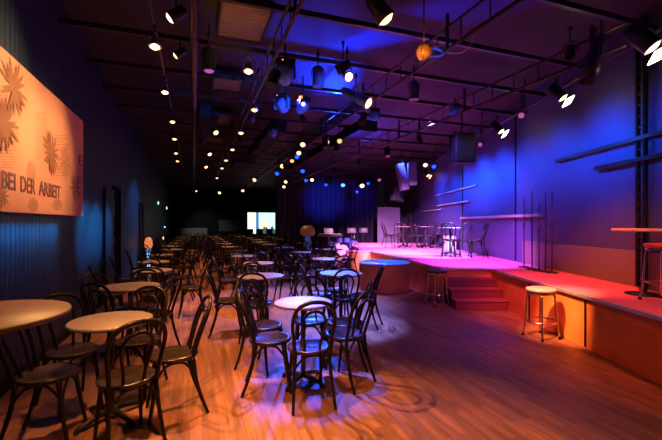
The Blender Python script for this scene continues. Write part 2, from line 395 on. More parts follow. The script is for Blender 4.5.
CH0=make_chair(); index_kids(CH0); first=[True]; FAR=make_far_chair(); nchair=[0]; PLACED=[]; EXCL=[(-.98,15.9,.7),(-.05,16.6,1.3),(-.1,15.6,.7),(.55,17.6,1.4),(.22,15,.6),(.43,13.6,1.3),(1.2,8.7,1.0),(1.06,12.45,.9)]
def blocked(x,y,m=0): return x>XR-.5 or any(math.hypot(x-a,y-b)<r+m for a,b,r in EXCL) or (x>.6 and y>9) 
def chair(x,y,face,label,group=None,z=0.0,far=False,check=False):
    if check and blocked(x,y): return None
    if check:
        for (a,b) in PLACED:
            if math.hypot(a-x,b-y)<(.42 if far else .47): return None
    PLACED.append((x,y)); nchair[0]+=1
    fx,fy=face; rz=math.atan2(-fx,fy)
    if far:
        o=bpy.data.objects.new('bentwood_chair',FAR); COL.objects.link(o)
    elif first[0]: o=CH0; first[0]=False
    else: o=copy_tree(CH0)
    o.location=(x,y,z); o.rotation_euler=(0,0,rz); o.scale=(.91,.94,1); tag(o,label,'chair')
    if group: o['group']=group
    elif 'group' in o: del o['group']
    return o

def make_table():
    root=thing('round_table','x','table')
    q=MB(); q.lathe([(0.0,.742),(.315,.742),(.325,.748),(.328,.758),(.325,.768),(.315,.772),(0.0,.772)],40); q.build('tabletop',M_top,root)
    q=MB(); q.lathe([(.045,.735),(.11,.738),(.11,.7415)][::-1] if 0 else [(.11,.731),(.11,.7415)],20); q.lathe([(.028,.05),(.028,.73)],16); q.build('column',M_iron,root)
    for k in range(4):
        a=k*PI/2+PI/4; M=Matrix.Rotation(a,4,'Z')
        q=MB(); P=[M@Vector(p) for p in((.0,0,.075),(.1,0,.065),(.22,0,.04),(.29,0,.022))]; q.tube(P,[.026,.024,.02,.018],8)
        q.lathe([(.022,0),(.022,.02)],10,M@Vector((.285,0,0))); q.build('foot',M_iron,root)
    return root
TB0=make_table(); index_kids(TB0); tf=[True]
def table(x,y,label,rz=0,group=None,z=0,s=1.0):
    global tf
    if tf[0]: o=TB0; tf[0]=False
    else: o=copy_tree(TB0)
    o.location=(x,y,z); o.rotation_euler=(0,0,rz); tag(o,label,'table'); o.scale=(s,s,1)
    if group: o['group']=group
    return o
def hoopchair(hx,hy,tgt,label,far=False):       # chair given by hoop-top position, looking at target
    d=Vector((tgt[0]-hx,tgt[1]-hy)); d.normalize(); c=Vector((hx,hy))+d*.285
    chair(c.x,c.y,(d.x,d.y),label,far=far)
def chairf(x,y,f,label): 
    d=Vector(f).normalized(); chair(x,y,(d.x,d.y),label)

# foreground left : bar-height table
bt=thing('bar_table','brown round bar-height table cut off by the left edge of the photo','table',(-1.62,1.72,0))
q=MB(); q.lathe([(0,1.072),(.35,1.072),(.365,1.08),(.368,1.09),(.362,1.1),(0,1.1)],56); q.build('tabletop',M_topd,bt)
q=MB(); q.lathe([(.03,.04),(.03,1.07)],18); q.lathe([(.12,1.062),(.12,1.0715)],20); q.build('column',M_iron,bt)
q=MB(); q.lathe([(.24,0),(.24,.012),(.2,.02),(.05,.04),(0,.05)],32); q.build('base_plate',M_iron,bt)
# second table and its chairs
T2=(-1.71,2.95); table(*T2,'warm-topped round table in the left foreground just behind the bar table',.3,s=.9)
chairf(-2.00,2.68,(1,.22),'bentwood chair at the far left edge, its back under the bar table')
chairf(-2.16,3.16,(.82,-.57),'bentwood chair near the wall, behind the far-left foreground chair')
chairf(-1.41,2.62,(-.62,.62),'foreground bentwood chair with its back to the camera before the warm table')
chairf(-1.28,3.08,(-.86,-.46),'bentwood chair on the aisle side of the left foreground table, open seat facing it')
chairf(-1.76,3.44,(0.04,-1),'bentwood chair behind the left foreground table, facing the camera')
T3=(-2.39,4.52); table(*T3,'round table second back along the left wall, behind the foreground table')
hoopchair(-2.98,4.72,T3,'bentwood chair on the wall side of the second wall-side table')
hoopchair(-2.48,3.93,T3,'bentwood chair on the camera side of the second wall-side table')
hoopchair(-2.50,5.12,T3,'bentwood chair on the far side of the second wall-side table')
hoopchair(-1.80,4.40,T3,'bentwood chair on the aisle side of the second wall-side table')
# centre foreground
T1=(-.266,3.62); table(*T1,'blue-lit round table in the centre foreground with six chairs around it',.2,s=.84)
chairf(-.56,3.50,(1,.12),'bentwood chair on the left of the centre foreground table, nearest the aisle')
chairf(-.19,3.27,(-.25,.95),'bentwood chair nearest the camera at the centre foreground table, back to us')
chairf(.13,3.64,(-.78,.62),'bentwood chair at the right side of the centre foreground table, grey seat shining')
chairf(.15,4.06,(-.95,.1),'bentwood chair at the right rear of the centre foreground table')
chairf(-.23,4.15,(.05,-1),'bentwood chair behind the centre foreground table, facing the camera')
chairf(-.70,3.95,(.8,-.5),'bentwood chair at the left rear of the centre foreground table')
D0=(.15,5.72); table(*D0,'blue-white lit round table just behind the centre foreground group',.5)
hoopchair(.22,5.12,D0,'bentwood chair before the second centre-right table, back to the camera')
hoopchair(.76,5.52,D0,'bentwood chair standing at the right of the second centre-right table')
hoopchair(.05,6.32,D0,'bentwood chair on the far side of the second centre-right table')
hoopchair(-.45,5.60,D0,'bentwood chair on the left of the second centre-right table')
T5=(-1.0,5.42); table(*T5,'round table beside the aisle, left of the blue-white table',.1)
chairf(-1.42,5.22,(1,.25),'bentwood chair beside the aisle, side-on to the camera on spotlit floor')
hoopchair(-.98,4.72,T5,'bentwood chair on the camera side of the aisle-edge table')
hoopchair(-1.25,5.98,T5,'bentwood chair on the far side of the aisle-edge table')

# generated rows
ORD=['','first','second','third','fourth','fifth','sixth','seventh','eighth','ninth','tenth','eleventh','twelfth','thirteenth','fourteenth']
def row(name, X, Ys, start, sides):
    n=start
    for Y in Ys:
        Xc=X+random.uniform(-.10,.10); p=hall(Xc,Y+random.uniform(-.08,.08)); far=Y>12.3
        w=ORD[n]
        if blocked(p.x,p.y,.2): continue
        table(p.x,p.y,'round table, %s from the front in the %s'%(w,name) if not far else 'distant small round table far back in the %s'%name, random.random(), ('far tables in the '+name) if far else 'round tables in the '+name,s=.88)
        for sd,lab in (sides if not far else S5):
            a=sd+random.uniform(-.35,.35); R=random.uniform(.50,.60)
            if random.random()<.02: continue
            dx,dy=math.cos(a),math.sin(a); c=hall(max(-1.2,Xc+dx*R),Y+dy*R)
            if c.x> XR-.4: continue
            f=hall(-dx,-dy)
            v=Vector((f.x,f.y)); v.rotate(Matrix.Rotation(random.uniform(-.25,.25),2)); 
            if far: chair(c.x,c.y,(v.x,v.y),'distant dark bentwood chair far back among the %s'%name,'far chairs in the '+name,far=True,check=True)
            else: chair(c.x,c.y,(v.x,v.y),'bentwood chair, %s side of the %s table in the %s'%(lab,w,name),'chairs in the '+name,check=True)
        n+=1
S5=[(k*2*PI/5+.3,'x') for k in range(5)]
S4=((0,'right'),(PI*.75,'rear')) and ((0,'right'),(PI/2,'far'),(PI,'left'),(-PI/2,'near'))
row('left wall row',-.66,[6.66,8.2,9.9,11.7,13.5,15.3,17.2,19.3,21.5,24],3,S4)
row('aisle-side row',1.12,[7.2,8.95,10.7,12.5,14.3,16.1,18,20,22.2,24.5],2,S4)
row('middle row',2.62,[7.55,9.5,11.4,13.3,15.2,17.2,19.4,22],2,S4)
row('right-hand row',3.85,[10.2,12.0,13.9,15.8,17.8,19.8,21.8],1,S4)

# stage chairs and tables
def stc(px,z,f,label): 
    x=(px-CX)/F*z; d=Vector(f).normalized(); chair(x,z,(d.x,d.y),label,z=SH)
stc(389,13.9,(1,.2),'leftmost bentwood chair on the stage'); stc(399,13.2,(.1,1),'second bentwood chair from the left on the stage, back to the camera')
stc(403,14.6,(0,-1),'bentwood chair on the stage behind the left stage table'); stc(411.5,13.7,(-1,.1),'bentwood chair right of the left stage table')
stc(419,13.2,(1,.3),'bentwood chair at the left of the middle stage table'); stc(429,13.0,(-.2,1),'bentwood chair at the middle stage table, back to the camera')
stc(436,13.7,(-1,-.1),'bentwood chair at the right of the middle stage table')
table(2.62,13.75,'low dark table among the left group of chairs on stage',z=SH,group='tables on the stage'); table(3.45,13.85,'dark table in the middle group of chairs on stage',z=SH,group='tables on the stage')
stc(448.5,9.9,(.3,1),'left bentwood chair of the nearer trio on stage, back to the camera'); stc(460,9.75,(-.4,.9),'middle bentwood chair of the nearer trio on stage'); stc(477,9.9,(-1,.15),'rightmost bentwood chair on the stage, facing left')
table(3.30,10.5,'round table behind the nearer trio of chairs on stage',z=SH,group='tables on the stage')
# right high table on stage
ht=thing('round_table','round table with brown edge at the right end of the stage behind the stool','table',(3.90,4.72,SH))
q=MB(); q.lathe([(0,.785),(.325,.785),(.335,.795),(.335,.812),(.325,.82),(0,.82)],48); q.build('tabletop',M_rail,ht)
q=MB(); q.lathe([(.028,.03),(.028,.784)],16); q.build('column',M_iron,ht)
q=MB(); q.lathe([(.2,0),(.2,.012),(.04,.03),(0,.04)],28); q.build('base_plate',M_iron,ht)

# ------------------------------------------------------------ stools
def make_stool(x,y,z,label,vin,rz,s=1.0):
    t=thing('bar_stool',label,'stool',(x,y,z),rz); H=.66*s
    q=MB(); q.lathe([(0,H-.055),(.165,H-.055),(.18,H-.045),(.186,H-.028),(.18,H-.010),(.15,H-.002),(0,H)],32); q.build('seat',vin,t)
    q=MB(); q.lathe([(.172,H-.078),(.172,H-.056)],32); q.build('seat_band',M_chrome,t)
    for k in range(4):
        a=k*PI/2+PI/4; M=Matrix.Rotation(a,4,'Z')
        q=MB(); q.tube([M@Vector(p) for p in cr([(.12,0,H-.08),(.15,0,H-.09),(.163,0,H-.14),(.185,0,.2),(.215,0,.015)],3)],.012,8); l=q.build('leg',M_chrome,t)
        q=MB(); q.lathe([(.018,0),(.016,.03)],10,M@Vector((.215,0,0))); q.build('rubber_foot',M_black,l)
    q=MB(); q.tube([(.186*math.cos(2*PI*i/32),.186*math.sin(2*PI*i/32),.22) for i in range(32)],.010,8,closed=True); q.build('foot_ring',M_chrome,t)
make_stool(2.80,5.05,0,'chrome bar stool with pale salmon seat on the floor before the stage front',M_vinyl,.35)
make_stool(3.78,4.30,SH,'chrome stool with red seat standing on the stage at the right edge',mat('red vinyl',(.6,.07,.05),.35),.2,)
make_stool(1.96,7.0,0,'black-seated stool beside the stage steps',M_vblk,.3)

# ------------------------------------------------------------ microphone stands
for i,(px,z,h) in enumerate(((524,7.6,1.38),(532,7.25,1.5),(539,7.0,1.25),(545.5,6.9,1.45),(552,6.75,1.45))):
    t=thing('microphone_stand',('leftmost','second from left','middle, shortest','second from right','rightmost')[i]+' straight black stand of the five poles on stage','stand',((px-CX)/F*z,z,SH),0,'straight stands on the stage')
    q=MB(); q.lathe([(.10,0),(.10,.018),(.03,.03),(0,.035)],24); q.build('base',M_iron,t)
    q=MB(); q.tube([(0,0,.02),(0,0,h*.62)],.013,8); q.tube([(0,0,h*.6),(0,0,h)],.009,8); q.build('pole',M_pipe,t)
    q=MB(); q.lathe([(.02,h*.58),(.02,h*.64)],12); q.build('clutch',M_chrome,t)
# pale box by wall
t=thing('pale_case','pale case standing against the wall behind the stage chairs','case',(3.95,12.6,SH))
q=MB(); q.box((0,0,.23),(.26,.5,.46)); q.build('body',M_white,t,.01)
q=MB(); q.box((-.135,0,.36),(.02,.14,.03)); q.build('handle',M_iron,t)
# grey flat on stage far
t=thing('upright_panel','tall grey-blue panel standing behind the chairs at the stage back','panel',(2.62,17.2,0))
q=MB(); q.box((0,0,1.12),(1.02,.05,2.24)); q.build('board',mat('grey blue board',(.045,.045,.07),.7),t)
for s in(-1,1):
    q=MB(); q.box((s*.4,.2,.03),(.06,.5,.06)); q.build('foot',M_iron,t)

# ------------------------------------------------------------ band gear left of stage
def drumkit():
    t=thing('drum_kit','small drum kit with pale drum and bright cymbals beside the far stage corner','drums',(.55,17.6,0))
    q=MB(); M=Matrix.Rotation(PI/2,4,'X'); q.lathe([(.26,-.2),(.26,.2)],28,(0,0,.27),M); q.build('bass_drum',M_lgrey,t)
    q=MB(); q.lathe([(.25,-.205),(.25,-.201)],28,(0,0,.27),M); q.lathe([(.25,.201),(.25,.205)],28,(0,0,.27),M); q.build('drum_head',M_white,t)
    for (x,y,z,r,h) in ((-.45,-.1,.5,.18,.14),(.48,.05,.35,.2,.34),(-.15,.05,.62,.14,.18),(.2,.05,.62,.15,.2)):
        q=MB(); q.lathe([(r,z),(r,z+h)],20,(x,y,0)); q.tube([(x,y,0.0),(x,y,z)],.012,6); q.build('drum',mat('blue drum shell',(.08,.1,.35),.3),t)
    for (x,y,z,r) in ((-.6,.15,1.05,.2),(.55,.2,1.15,.23),(-.1,.3,1.25,.2)):
        q=MB(); q.lathe([(r,z),(.04,z+.03),(0,z+.035)],24,(x,y,0),Matrix.Rotation(.25,4,'X') if 0 else None); c=q.build('cymbal',mat('bronze',(.8,.6,.3),.25,1),t)
        q=MB(); q.tube([(x,y,0),(x,y,z)],.01,6); q.build('cymbal_stand',M_chrome,c)
drumkit()
def music_stand(x,y,label):
    t=thing('music_stand',label,'music stand',(x,y,0),random.uniform(-.4,.4),'music stands by the stage')
    q=MB(); M=Matrix.Rotation(-.45,4,'X'); q.box((0,0,1.18),(.40,.02,.26),M); q.build('desk',M_iron,t)
    q=MB(); q.box((.02,-.02,1.2),(.22,.004,.16),M); q.build('sheet',M_lgrey,t)
    q=MB(); q.tube([(0,.02,.25),(0,.02,1.15)],.012,6); q.build('pole',M_iron,t)
    for k in range(3):
        a=k*2*PI/3; q=MB(); q.tube([(0,.02,.3),(.25*math.cos(a),.02+.25*math.sin(a),0.01)],.009,6); q.build('leg',M_iron,t)
music_stand(-.1,15.6,'music stand with white sheet, left of the small drums'); music_stand(.95,17.4,'tilted music stand with bright sheet right of the drum kit'); music_stand(1.5,17.5,'music stand with sheet nearest the stage chairs')
kb=thing('keyboard_stand','dark keyboard on trestle legs left of the drum kit','keyboard',(-.05,16.6,0))
q=MB(); q.box((0,0,.98),(1.1,.35,.12)); q.build('case',M_iron,kb,.01)
q=MB(); q.box((0,-.05,1.045),(1.0,.16,.01)); q.build('keys',M_white,kb)
for s in(-1,1):
    q=MB(); q.tube([(s*.5,-.15,0.01),(-s*.3,.1,.92)],.016,6); q.build('leg',M_iron,kb)
wd=thing('snare_drum','small white drum on a stand at the corner of the pink steps','drum',(.22,15.0,0))
q=MB(); q.lathe([(.14,.5),(.14,.74)],24); q.build('shell',M_white,wd)
q=MB(); q.lathe([(.15,.72),(.15,.75)],24); q.build('rim',M_chrome,wd)
for k in range(3):
    a=k*2.094; q=MB(); q.tube([(.1*math.cos(a),.1*math.sin(a),.42),(.22*math.cos(a),.22*math.sin(a),0.01)],.01,6); q.build('leg',M_chrome,wd)

# ------------------------------------------------------------ glowing pedestal lamps
def pedestal(x,y,H,label,w=.16,blue=(0.1,.35,1.0)):
    t=thing('pedestal_lamp',label,'lamp',(x,y,0))
    q=MB(); q.lathe([(w*1.3,0),(w*1.3,.04),(w,.05)],24); q.build('base',M_iron,t)
    q=MB(); q.lathe([(w*.55,.05),(w*.55,H*.68)],20); q.build('light_column',glow('blue glass column' if w<.12 else 'dim blue glass column',blue,2.2 if w<.12 else .35),t)
    for k in range(4):
        a=k*PI/2+.5; q=MB(); q.tube([(w*.9*math.cos(a),w*.9*math.sin(a),.04),(w*.9*math.cos(a),w*.9*math.sin(a),H*.7)],.01,6); q.build('rod',M_chrome,t)
    q=MB(); q.lathe([(w*1.2,H*.70),(w*1.7,H*.78),(w*1.5,H*.92),(w*.8,H),(0,H)],24); q.build('shade',glow('dim orange shade' if w>.12 else 'orange shade',(1.0,.25,.08),.07 if w>.12 else .8),t)
p=atd(148.5,250,11.6); pedestal(p.x,p.y,1.08,'slim blue glowing column lamp with orange shade by the left wall',.07,(.12,.4,1))
pedestal(-.98,15.9,1.42,'blue glass pedestal with dim orange shade left of the band gear',.19,(.05,.1,.5))

# ------------------------------------------------------------ back wall screen etc.
def bw(px,py,off=0.03):
    k=(px-CX)/F; z=(YB-off)/(0.94-.34*k); x=k*z
    X=.94*x+.34*z
    return (X, EYE+(HY-py)/F*z)
sc=thing('projection_screen','bright projected picture glowing on the dark back wall','screen',hall(0,YB-.04,0),HROT)
xl,zt=bw(247.5,212.5); xr,zb=bw(275,233.4)
def quad(mb,x0,x1,z0,z1,y,mi=0): mb.poly([(x0,y,z0),(x1,y,z0),(x1,y,z1),(x0,y,z1)],mi)
q=MB(); quad(q,xl,xr,zb,zt,0)
W=xr-xl; Hh=zt-zb
quad(q,xl,xl+W*.3,zb,zt,-.004,1); quad(q,xl+W*.3,xl+W*.4,zb,zt,-.004,2)
q.poly([(xl+W*.4,-.006,zb+Hh*.2),(xl+W*.75,-.006,zb+Hh*.2),(xl+W*.66,-.006,zb+Hh*.55),(xl+W*.58,-.006,zb+Hh*.8),(xl+W*.48,-.006,zb+Hh*.5)],3)
sk=[(xl+W*.4,-.008,zb)]+[(xl+W*(.4+.6*i/14),-.008,zb+Hh*random.uniform(.12,.36)) for i in range(15)]+[(xr,-.008,zb)]
q.poly(sk,4)
q.build('picture',[glow('picture sky',(.55,.85,.9),1.5),glow('picture pale green',(.72,.95,.62),1.6),glow('picture blue',(.08,.25,.6),1.0),glow('picture yellow',(.95,.8,.45),1.4),glow('picture dark skyline',(.12,.25,.3),.5)],sc)
q=MB()
for a_ in ((xl-.04,xl,zb-.04,zt+.04),(xr,xr+.04,zb-.04,zt+.04),(xl,xr,zt,zt+.04),(xl,xr,zb-.04,zb)): q.box(((a_[0]+a_[1])/2,0.01,(a_[2]+a_[3])/2),(a_[1]-a_[0],.03,a_[3]-a_[2]))
q.build('frame',M_black,sc)
xa,za=bw(176,228); xb,_=bw(207,228)
t=thing('low_partition','low grey partition at the far left end of the hall','partition',hall((xa+xb)/2,YB-.6,0),HROT)
q=MB(); q.box((0,0,za/2),(xb-xa,.06,za)); q.build('board',M_grey,t)
q=MB(); q.box((0,0,.03),(xb-xa,.3,.06)); q.build('base',M_black,t)
q=MB(); xa,za=bw(219,220); xb,zb2=bw(240,231); quad(q,xa,xb,zb2,za,0); o=q.build('notice_board',mat('dim board',(.10,.12,.11),.7)); o.location=hall(0,YB-.03,0); o.rotation_euler=(0,0,HROT); tag(o,'dim dark grey board on the back wall left of the bright picture','board')
for i in range(5):
    px=236+i*9; X,_=bw(px,240); t=thing('armchair','high-backed dark armchair against the back wall below the picture','armchair',hall(X,27.6,0),HROT,'dark armchairs at the back')
    q=MB(); q.box((0,0,.25),(.42,.6,.4)); q.build('seat',M_black,t,.03)
    q=MB(); q.box((0,-.34,.6),(.48,.12,1.0)); q.build('backrest',M_black,t,.04)
    for s in(-1,1):
        q=MB(); q.box((s*.25,0,.38),(.07,.6,.5)); q.build('armrest',M_black,t,.03)
# little lights on left wall
def wall_light(px,py,label,e,s=.05):
    k=(px-CX)/F; X=WALLX+.03; z=X/(0.94*k+0.34); x=k*z
    t=thing('wall_light',label,'light',(x,z,EYE+(HY-py)/F*z),HROT)
    q=MB(); q.box((-.012,0,0),(.03,s*2.2,s*2.4)); q.build('housing',M_iron,t)
    q=MB(); q.box((.015,0,0),(.03,s*1.8,s*1.8)); q.build('lens',e,t)
wall_light(158,203,'small pale cyan light high on the left wall above the column lamp',E_teal,.07)
wall_light(166.5,208,'farther small cyan light on the left wall',E_teal,.08)
wall_light(163,238,'small warm lamp low on the far left wall',E_warm,.07)
wall_light(164.5,227,'tiny greenish light on the far left wall',E_teal,.05)

# ------------------------------------------------------------ ceiling rig
def xend(Y): return (XR-.06+.34*Y)/.94
Ys=[2.0+1.2*k for k in range(23)]
for i,Y in enumerate(Ys):
    if Y<22: xe=xend(Y)
    else: xe=9.0
    a=hall(WALLX+.02,Y,4.03); b=hall(xe,Y,4.03)
    q=MB(); L=(b-a).length; q.box((0,0,.015),(L,.05,.065)); o=q.build('ceiling_beam',M_pipe); o.location=(a+b)/2; o.rotation_euler=(0,0,HROT)
    tag(o,'dark steel cross beam under the ceiling, running from wall to wall','beam','cross beams under the ceiling')
def pipe(name,X,H,r,y0,y1,label,drop=0.0,ma=M_pipe):
    t=thing(name,label,'pipe',hall(X,0,H),HROT)
    q=MB(); q.tube([(0,y0,0),(0,y1,0)],r,10); q.build('pipe',ma,t)
    if drop:
        q=MB(); q.tube([(0,y0,drop),(0,y1,drop)],r*.8,8); q.build('upper_pipe',ma,t)
    if drop:
        qr=MB(); qr.box((0,0,drop/2),(.012,.012,drop)); mr=qr.mesh('rung',ma)
        for k in range(26):
            o=bpy.data.objects.new('rung',mr); COL.objects.link(o); o.parent=t; o.location=(0,y0+1.2+k*.45,0)
    y=y0+.4; k=0
    while y<y1:
        q=MB(); q.box((0,y,(4.03-H+drop)/2 if 0 else (4.03-H)/2),(.03,.03,4.03-H)); q.build('hanger',M_iron,t); y+=2.4
pipe('ceiling_pipe',0.0,3.82,.045,1.2,26,'thick dark pipe running along the hall ceiling left of the lamp track')
pipe('ceiling_pipe',-.43,3.82,.018,1.5,24,'thin lamp track nearest the left wall')
pipe('lighting_truss',.98,3.66,.022,1.0,26,'double-pipe lamp track along the middle of the ceiling',.26)
pipe('lighting_truss',2.86,3.6,.022,1.0,22,'double-pipe lamp track above the right side of the floor',.26)
pipe('lighting_truss',4.75,3.6,.022,3.0,19,'double-pipe lamp track above the stage edge',.26)
t=thing('ceiling_pipe','long lamp pipe close to the right wall above the stage','pipe',(3.78,0,3.74))
q=MB(); q.tube([(0,1.5,0),(0,18,0)],.022,8); q.build('pipe',M_pipe,t)
for y in (3.2,5.3,7.4,9.5,11.6,13.7): q=MB(); q.box((0,y,.3),(.02,.02,.6)); q.build('hanger',M_iron,t)
for i,(X,Y,W_,L_) in enumerate(((.62,5.15,.62,1.0),(.62,7.5,.55,.9),(.62,10.1,.55,1.1),(.6,12.6,.5,1.2))):
    t=thing('ceiling_grille','brown ribbed ceiling grille between the beams, %s from the camera'%ORD[i+1],'grille',hall(X,Y,4.22),HROT)
    q=MB(); q.box((0,0,0),(W_,L_,.04)); q.build('ribbed_plate',M_grille,t)
    q=MB()
    for a_ in (-1,1): q.box((a_*W_/2,0,0),(.03,L_+.03,.07)); q.box((0,a_*L_/2,0),(W_,.03,.07))
    q.build('frame',M_iron,t)
    q=MB()
    for a_ in(-1,1): q.box((a_*W_*.4,0,.075),(.02,.02,.11))
    q.build('hanger',M_iron,t)
for i,(X,y0,y1,w,H) in enumerate(((.3,8.3,10.2,.35,3.84),(1.9,9.0,15.5,.4,3.84),(3.9,8.2,16,.45,3.84),(1.5,12,13.6,.6,3.5))):
    t=thing('air_duct','dark rectangular air duct under the ceiling, %s'%('near the thick pipe','between the two lamp tracks','above the stage side','short one deep in the hall')[i],'duct',hall(X,(y0+y1)/2,H),HROT)
    q=MB(); q.box((0,0,0),(w,y1-y0,.24)); q.build('body',M_black,t,.01)
    for k in range(int((y1-y0)/1.0)+1):
        q=MB(); q.box((0,-(y1-y0)/2+k*1.0,0),(w+.03,.03,.27)); q.build('flange',M_iron,t)

# fixtures -----------------------------------------------------
def aimM(v):
    return Vector((0,0,-1)).rotation_difference(Vector(v).normalized())
q=MB(); q.lathe([(0,.115),(.045,.11),(.06,.09),(.065,.0),(.075,-.10),(.072,-.10),(.058,-.02)],18); ME_CAN=q.mesh('can',M_iron)
q=MB(); q.lathe([(0,-.125),(.035,-.118),(.06,-.095),(.066,-.08),(0,-.075)],16); ME_LENS=q.mesh('lens',E_warm)
q=MB(); q.lathe([(0,.15),(.07,.145),(.082,.12),(.085,-.13),(.082,-.145)],20); ME_BAR=q.mesh('barrel',M_iron)
q=MB(); q.lathe([(0,.09),(.03,.085),(.045,.06),(.06,0),(.085,-.055),(.08,-.055)],18); ME_REF=q.mesh('reflector',M_chrome)
q=MB(); q.lathe([(0,.28),(.05,.27),(.065,.2),(.065,-.05),(.08,-.07),(.085,-.25),(.08,-.25),(.07,-.1)],18); ME_LONG=q.mesh('long_barrel',M_iron)
LENS={}
def lens_mesh(e,z=0.0):
    k=(e.name,z)
    if k not in LENS:
        q=MB(); q.lathe([(0,-.125+z),(.035,-.118+z),(.06,-.095+z),(.066,-.08+z),(0,-.075+z)],16); LENS[k]=q.mesh('lens',e)
    return LENS[k]
def fixture(p, aim, e=E_warm, s=1.0, label='', kind='can', group=None, top=3.95, body=None, name='spotlight'):
    p=Vector(p); t=thing(name,label,'spotlight',p,0,group)
    me={'can':ME_CAN,'barrel':ME_BAR,'ref':ME_REF,'long':ME_LONG}[kind]
    nm={'can':'can','barrel':'housing','ref':'reflector','long':'barrel'}[kind]
    if body is not None:
        me=me.copy(); me.materials.clear(); me.materials.append(body)
    c=bpy.data.objects.new(nm,me); COL.objects.link(c); c.parent=t; c.rotation_mode='QUATERNION'; c.rotation_quaternion=aimM(aim); c.scale=(s,s,s)
    if e is not None:
        z={'can':0.005,'barrel':-.04,'ref':.04,'long':-.15}[kind]
        l=bpy.data.objects.new('lens',lens_mesh(e,z)); COL.objects.link(l); l.parent=c
        if kind in('barrel','long'): l.scale=(1.25,1.25,1)
    q=MB(); w=.08*s*(1.2 if kind=='barrel' else 1.1)
    q.tube(cr([(-w,0,0),(-w,0,.09*s),(-w*.6,0,.14*s),(0,0,.15*s),(w*.6,0,.14*s),(w,0,.09*s),(w,0,0)],3),.007,6)
    y=q.build('yoke',M_iron,t); y.rotation_euler=(0,0,math.atan2(aim[1],aim[0])-PI/2 if abs(aim[0])+abs(aim[1])>.01 else 0)
    if top>p.z+.16*s:
        q=MB(); q.tube([(0,0,.145*s),(0,0,top-p.z)],.011,6); q.box((0,0,min(top-p.z,.22*s+.1)),(.04,.04,.05)); q.build('hanger',M_iron,t)
    return t
LW='warm glowing lamp in the row nearest the left wall, %s from the camera'
dn=(0,0,-1)
for i,(px,py) in enumerate(((155,45),(165,92),(172.5,122),(174.5,139.5),(176,154),(177.5,162))):
    fixture(at(px,py-2,3.6),(0.05,-.15,-1),E_white if i<2 else E_warm,.9 if i==0 else .8,LW%ORD[i+1],'ref',top=3.8)
fixture(at(177,14,3.62),(-.75,-.2,-.6),E_white,.9,'large round spotlight beside the thick pipe at the top left',top=3.8)
fixture(at(180,53,3.62),(-.7,-.2,-.6),E_warm,.7,'smaller spotlight below the large one beside the thick pipe',top=3.8)
for i,(px,py) in enumerate(((248.5,70),(254.5,109.5),(241,133),(232.5,150),(226,161),(222,169),(217,179))):
    fixture(at(px,py-2,3.45),(0,-.1,-1),E_white if i==0 else E_warm,.85,'warm downlight on the middle lamp track, %s from the camera'%ORD[i+1],'ref',top=3.66)
for i,(px,py) in enumerate(((215,131),(209,153),(205.5,166),(196,190.5))):
    fixture(at(px,py,3.5),(.35,-.4,-.5),E_warm,.8,'tilted warm spotlight between thick pipe and middle track, %s from the camera'%ORD[i+1],top=3.8)
fixture(at(379,9,3.6),(.55,.05,-.75),E_warm,1.3,'big dark round spotlight at the top centre of the photo',top=4.0)
fixture(at(343,67,3.62),(-.6,.1,-.3),None,1.0,'small black spotlight cluster above the blue barrel lamp',top=3.95)
fixture(at(347,76,3.5),(.4,-.6,-.45),E_white,.95,'bright spotlight pointing right beside the black cluster','ref',top=3.9)
fixture(at(356,97,3.42),(.75,-.45,-.55),E_warm,1.0,'blue barrel spotlight with a glowing warm lens','long',top=3.8,body=M_blueb)
for i,(px,py,H,l) in enumerate(((318,77,3.6,'hanging black cylinder lamp right of the blue moving head'),(414,91,3.6,'hanging black cylinder lamp below the amber globe'),(209,60,3.55,'black box-like lamp beside the thick pipe'))):
    fixture(at(px,py,H),(0,0,-1),E_pink if i==2 else None,.95,l,'barrel',top=4.0,body=mat('dark violet can',(.06,.05,.12),.4) if i<2 else None)
def moving_head(p,label,s=1.0,rz=0.0,led=True):
    t=thing('moving_head_light',label,'stage light',p,rz)
    q=MB(); q.box((0,0,.16*s),(.30*s,.24*s,.10*s)); q.build('base',M_black,t,.012)
    q=MB()
    for a_ in (-1,1): q.box((a_*.155*s,0,.01*s),(.035*s,.12*s,.24*s))
    q.build('yoke',mat('blue lit casing',(.06,.2,.8),.35),t,.01)
    q=MB(); M=Matrix.Rotation(1.0,4,'X'); q.lathe([(0,.15*s),(.09*s,.13*s),(.12*s,.02),(.11*s,-.14*s),(.08*s,-.16*s)],18,(0,0,-.02*s),M)
    h=q.build('head',mat('blue lit casing',(.06,.2,.8),.35),t)
    q=MB(); q.lathe([(.078*s,-.165*s),(0,-.166*s)],16,(0,0,-.02*s),M); q.build('lens',E_blue,h)
    if led:
        q=MB(); q.lathe([(0,-.01),(.012,0),(0,.01)],8,(-.06*s,-.125*s,.16*s)); q.build('pilot_light',E_red,t)
    q=MB(); q.tube([(0,0,.2*s),(0,0,max(.25,4.0-p[2]))],.014,6); q.build('hanger',M_iron,t)
moving_head(at(285,73,3.6),'blue-lit moving head with a red pilot light near the ceiling centre',.85,.3)
moving_head(at(282,104,3.5),'lower left blue moving head under the ceiling',.75,-.3)
moving_head(at(303,106,3.5),'blue moving head right of the lower left one',.7,.9,False)
moving_head(atd(273,132,8.5),'distant moving head behind the middle track',.6,.2,False)
moving_head(atd(375,115,7.6),'moving head hanging over the stage edge',.6,.2,False)
moving_head(atd(455,110,7.6),'dark moving head over the stage, left of the wall lamp row',.6,.6,False)
